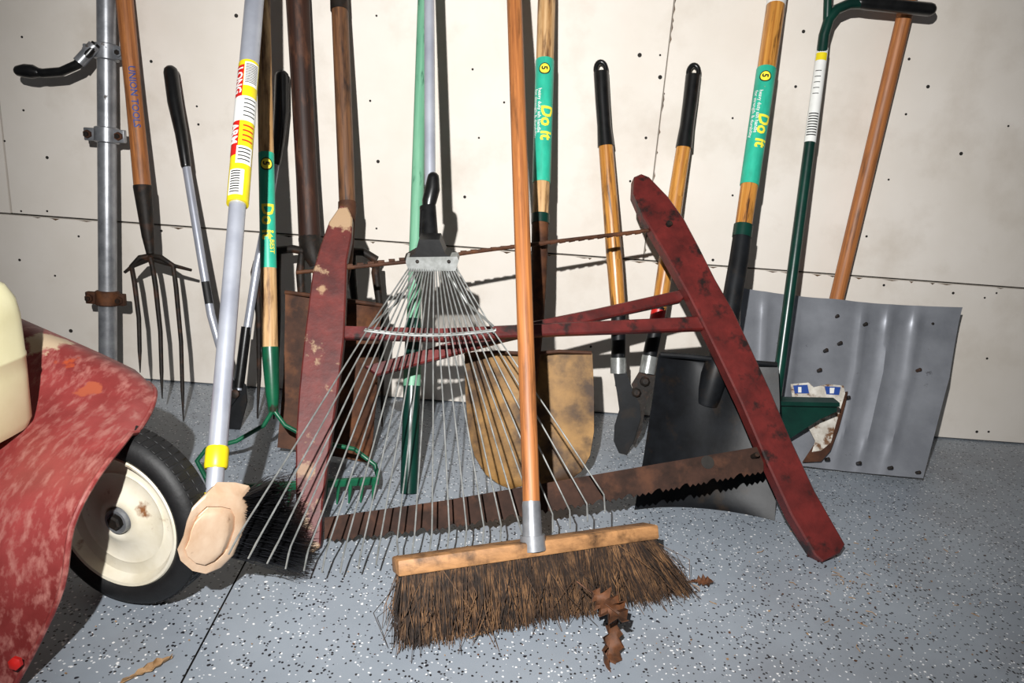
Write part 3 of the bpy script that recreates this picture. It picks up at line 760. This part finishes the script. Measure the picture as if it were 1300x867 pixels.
def sup(cx_, cy_, cz_, hx, hy_, e=4):
    o = []
    for i in range(40):
        a = i/40*6.28318; c, s_ = math.cos(a), math.sin(a)
        o.append(Vector((cx_+hx*math.copysign(abs(c)**(2/e), c), cy_+hy_*math.copysign(abs(s_)**(2/e), s_), cz_)))
    return o
for z, sx in ((-.095, .80), (-.090, .93), (-.078, .99), (-.02, 1.0), (-.002, 1.0), (.0, 1.012), (.003, 1.012), (.005, 1), (.050, .99), (.070, .95), (.086, .84), (.096, .62), (.099, .3)):
    rg.append(sup(jc.x, jc.y, jc.z+z, .078*sx, .055*sx))
b.rings(rg, 'cream')
b.tube([jc+Vector((-.03, 0, .095)), jc+Vector((-.03, 0, .125))], [.02, .02], 'redl', 20)
b.tube([jc+Vector((.025, 0, .085)), jc+Vector((.02, 0, .118)), jc+Vector((0, 0, .122)), jc+Vector((-.02, 0, .1))], .009, 'cream', 12)
b.done()

# ---------------------------------------------------------------- leaves and debris
def leaf(name, c, d, n, size, k, nar=1.):
    b = B(name); d = d.normalized(); n = n.normalized(); s_ = d.cross(n).normalized()
    prof = [(0, .02), (.08, .03), (.16, .16), (.24, .08), (.33, .30), (.42, .13), (.52, .38), (.62, .16), (.72, .33), (.80, .14), (.90, .18), (1, .02)]
    rws = []
    for t_, w_ in prof:
        row = []
        for j in range(7):
            x = (j/3-1); w2 = w_*nar*(1+.25*random.uniform(-1, 1))
            row.append(c+d*((t_+.06*abs(x))*size)+s_*(x*w2*size)+n*(size*nar*(.18*x*x+.12*math.sin(t_*6+x*2))))
        rws.append(row)
    b.sheet(rws, .0005, k)
    b.tube([c-d*size*.25, c, c+d*size*.9], [.0008, .0008, .0004], k, 6)
    return b.done()
p = G(742, 735, .075); e = G(783, 762, .055)
leaf('oak_leaf', p+Vector((0, -.02, 0)), (e-p)+Vector((0, -.01, 0)), Vector((.2, -1, .7)), .055, 'leaf')
p = G(780, 762, .045); e = G(768, 830)
leaf('oak_leaf', p+Vector((0, -.012, 0)), e+Vector((0, 0, .003))-p, Vector((.9, -1, .6)), .075, 'leaf', .6)
p = G(876, 738, .006); leaf('oak_leaf', p, Vector((1, .0, .02)), Vector((0, -.5, 1)), .032, 'leaf', .7)
p = G(152, 868, .003); leaf('wood_sliver', p, G(212, 838, .003)-p, Vector((0, 0, 1)), .055, 'leafl', .3)
p = G(602, 808, .003); leaf('wood_sliver', p, G(632, 796, .003)-p, Vector((0, 0, 1)), .028, 'leafl', .35)
b = B('floor_debris')
def bit(u, v, s):
    c = G(u, v, .0012); n = random.randint(4, 6); a0 = random.random()*6
    b.add([c+Vector((math.cos(a0+i*6.283/n)*s*random.uniform(.4, 1), math.sin(a0+i*6.283/n)*s*random.uniform(.4, 1), random.random()*.0015)) for i in range(n)], [list(range(n))], random.choice(['leaf', 'ink', 'leaf', 'leafl']))
for i in range(260): bit(random.gauss(1110, 90), random.gauss(735, 50), random.uniform(.0008, .0032))
for i in range(90): bit(random.gauss(740, 120), random.gauss(815, 18), random.uniform(.0008, .002))
for i in range(160): bit(random.uniform(20, 1290), random.uniform(640, 866), random.uniform(.0008, .0022))
for i in range(24):
    c = G(random.gauss(1120, 90), random.gauss(740, 50), .002); a = random.random()*6; l = random.uniform(.006, .018)
    b.tube([c, c+Vector((math.cos(a)*l*.5, math.sin(a)*l*.5, .001)), c+Vector((math.cos(a+.4)*l, math.sin(a+.4)*l, 0))], .0005, 'leafl', 5)
b.done(recalc=False)

# ---------------------------------------------------------------- lights
sp = bpy.data.lights.new('camera_flash', 'SPOT'); sp.energy = 165; sp.spot_size = math.radians(100); sp.spot_blend = 1; sp.shadow_soft_size = .008
sp.color = (1, .99, .975)
so = bpy.data.objects.new('camera_flash', sp); sc.collection.objects.link(so)
so.location = (-.13, -1.70, .86)
so.rotation_euler = (Vector((.0, -.15, .40))-so.location).to_track_quat('-Z', 'Y').to_euler()
wd = bpy.data.worlds.new('world'); sc.world = wd; wd.use_nodes = True
wd.node_tree.nodes['Background'].inputs[0].default_value = (.88, .92, 1, 1); wd.node_tree.nodes['Background'].inputs[1].default_value = .06
print('done', len(bpy.data.objects))
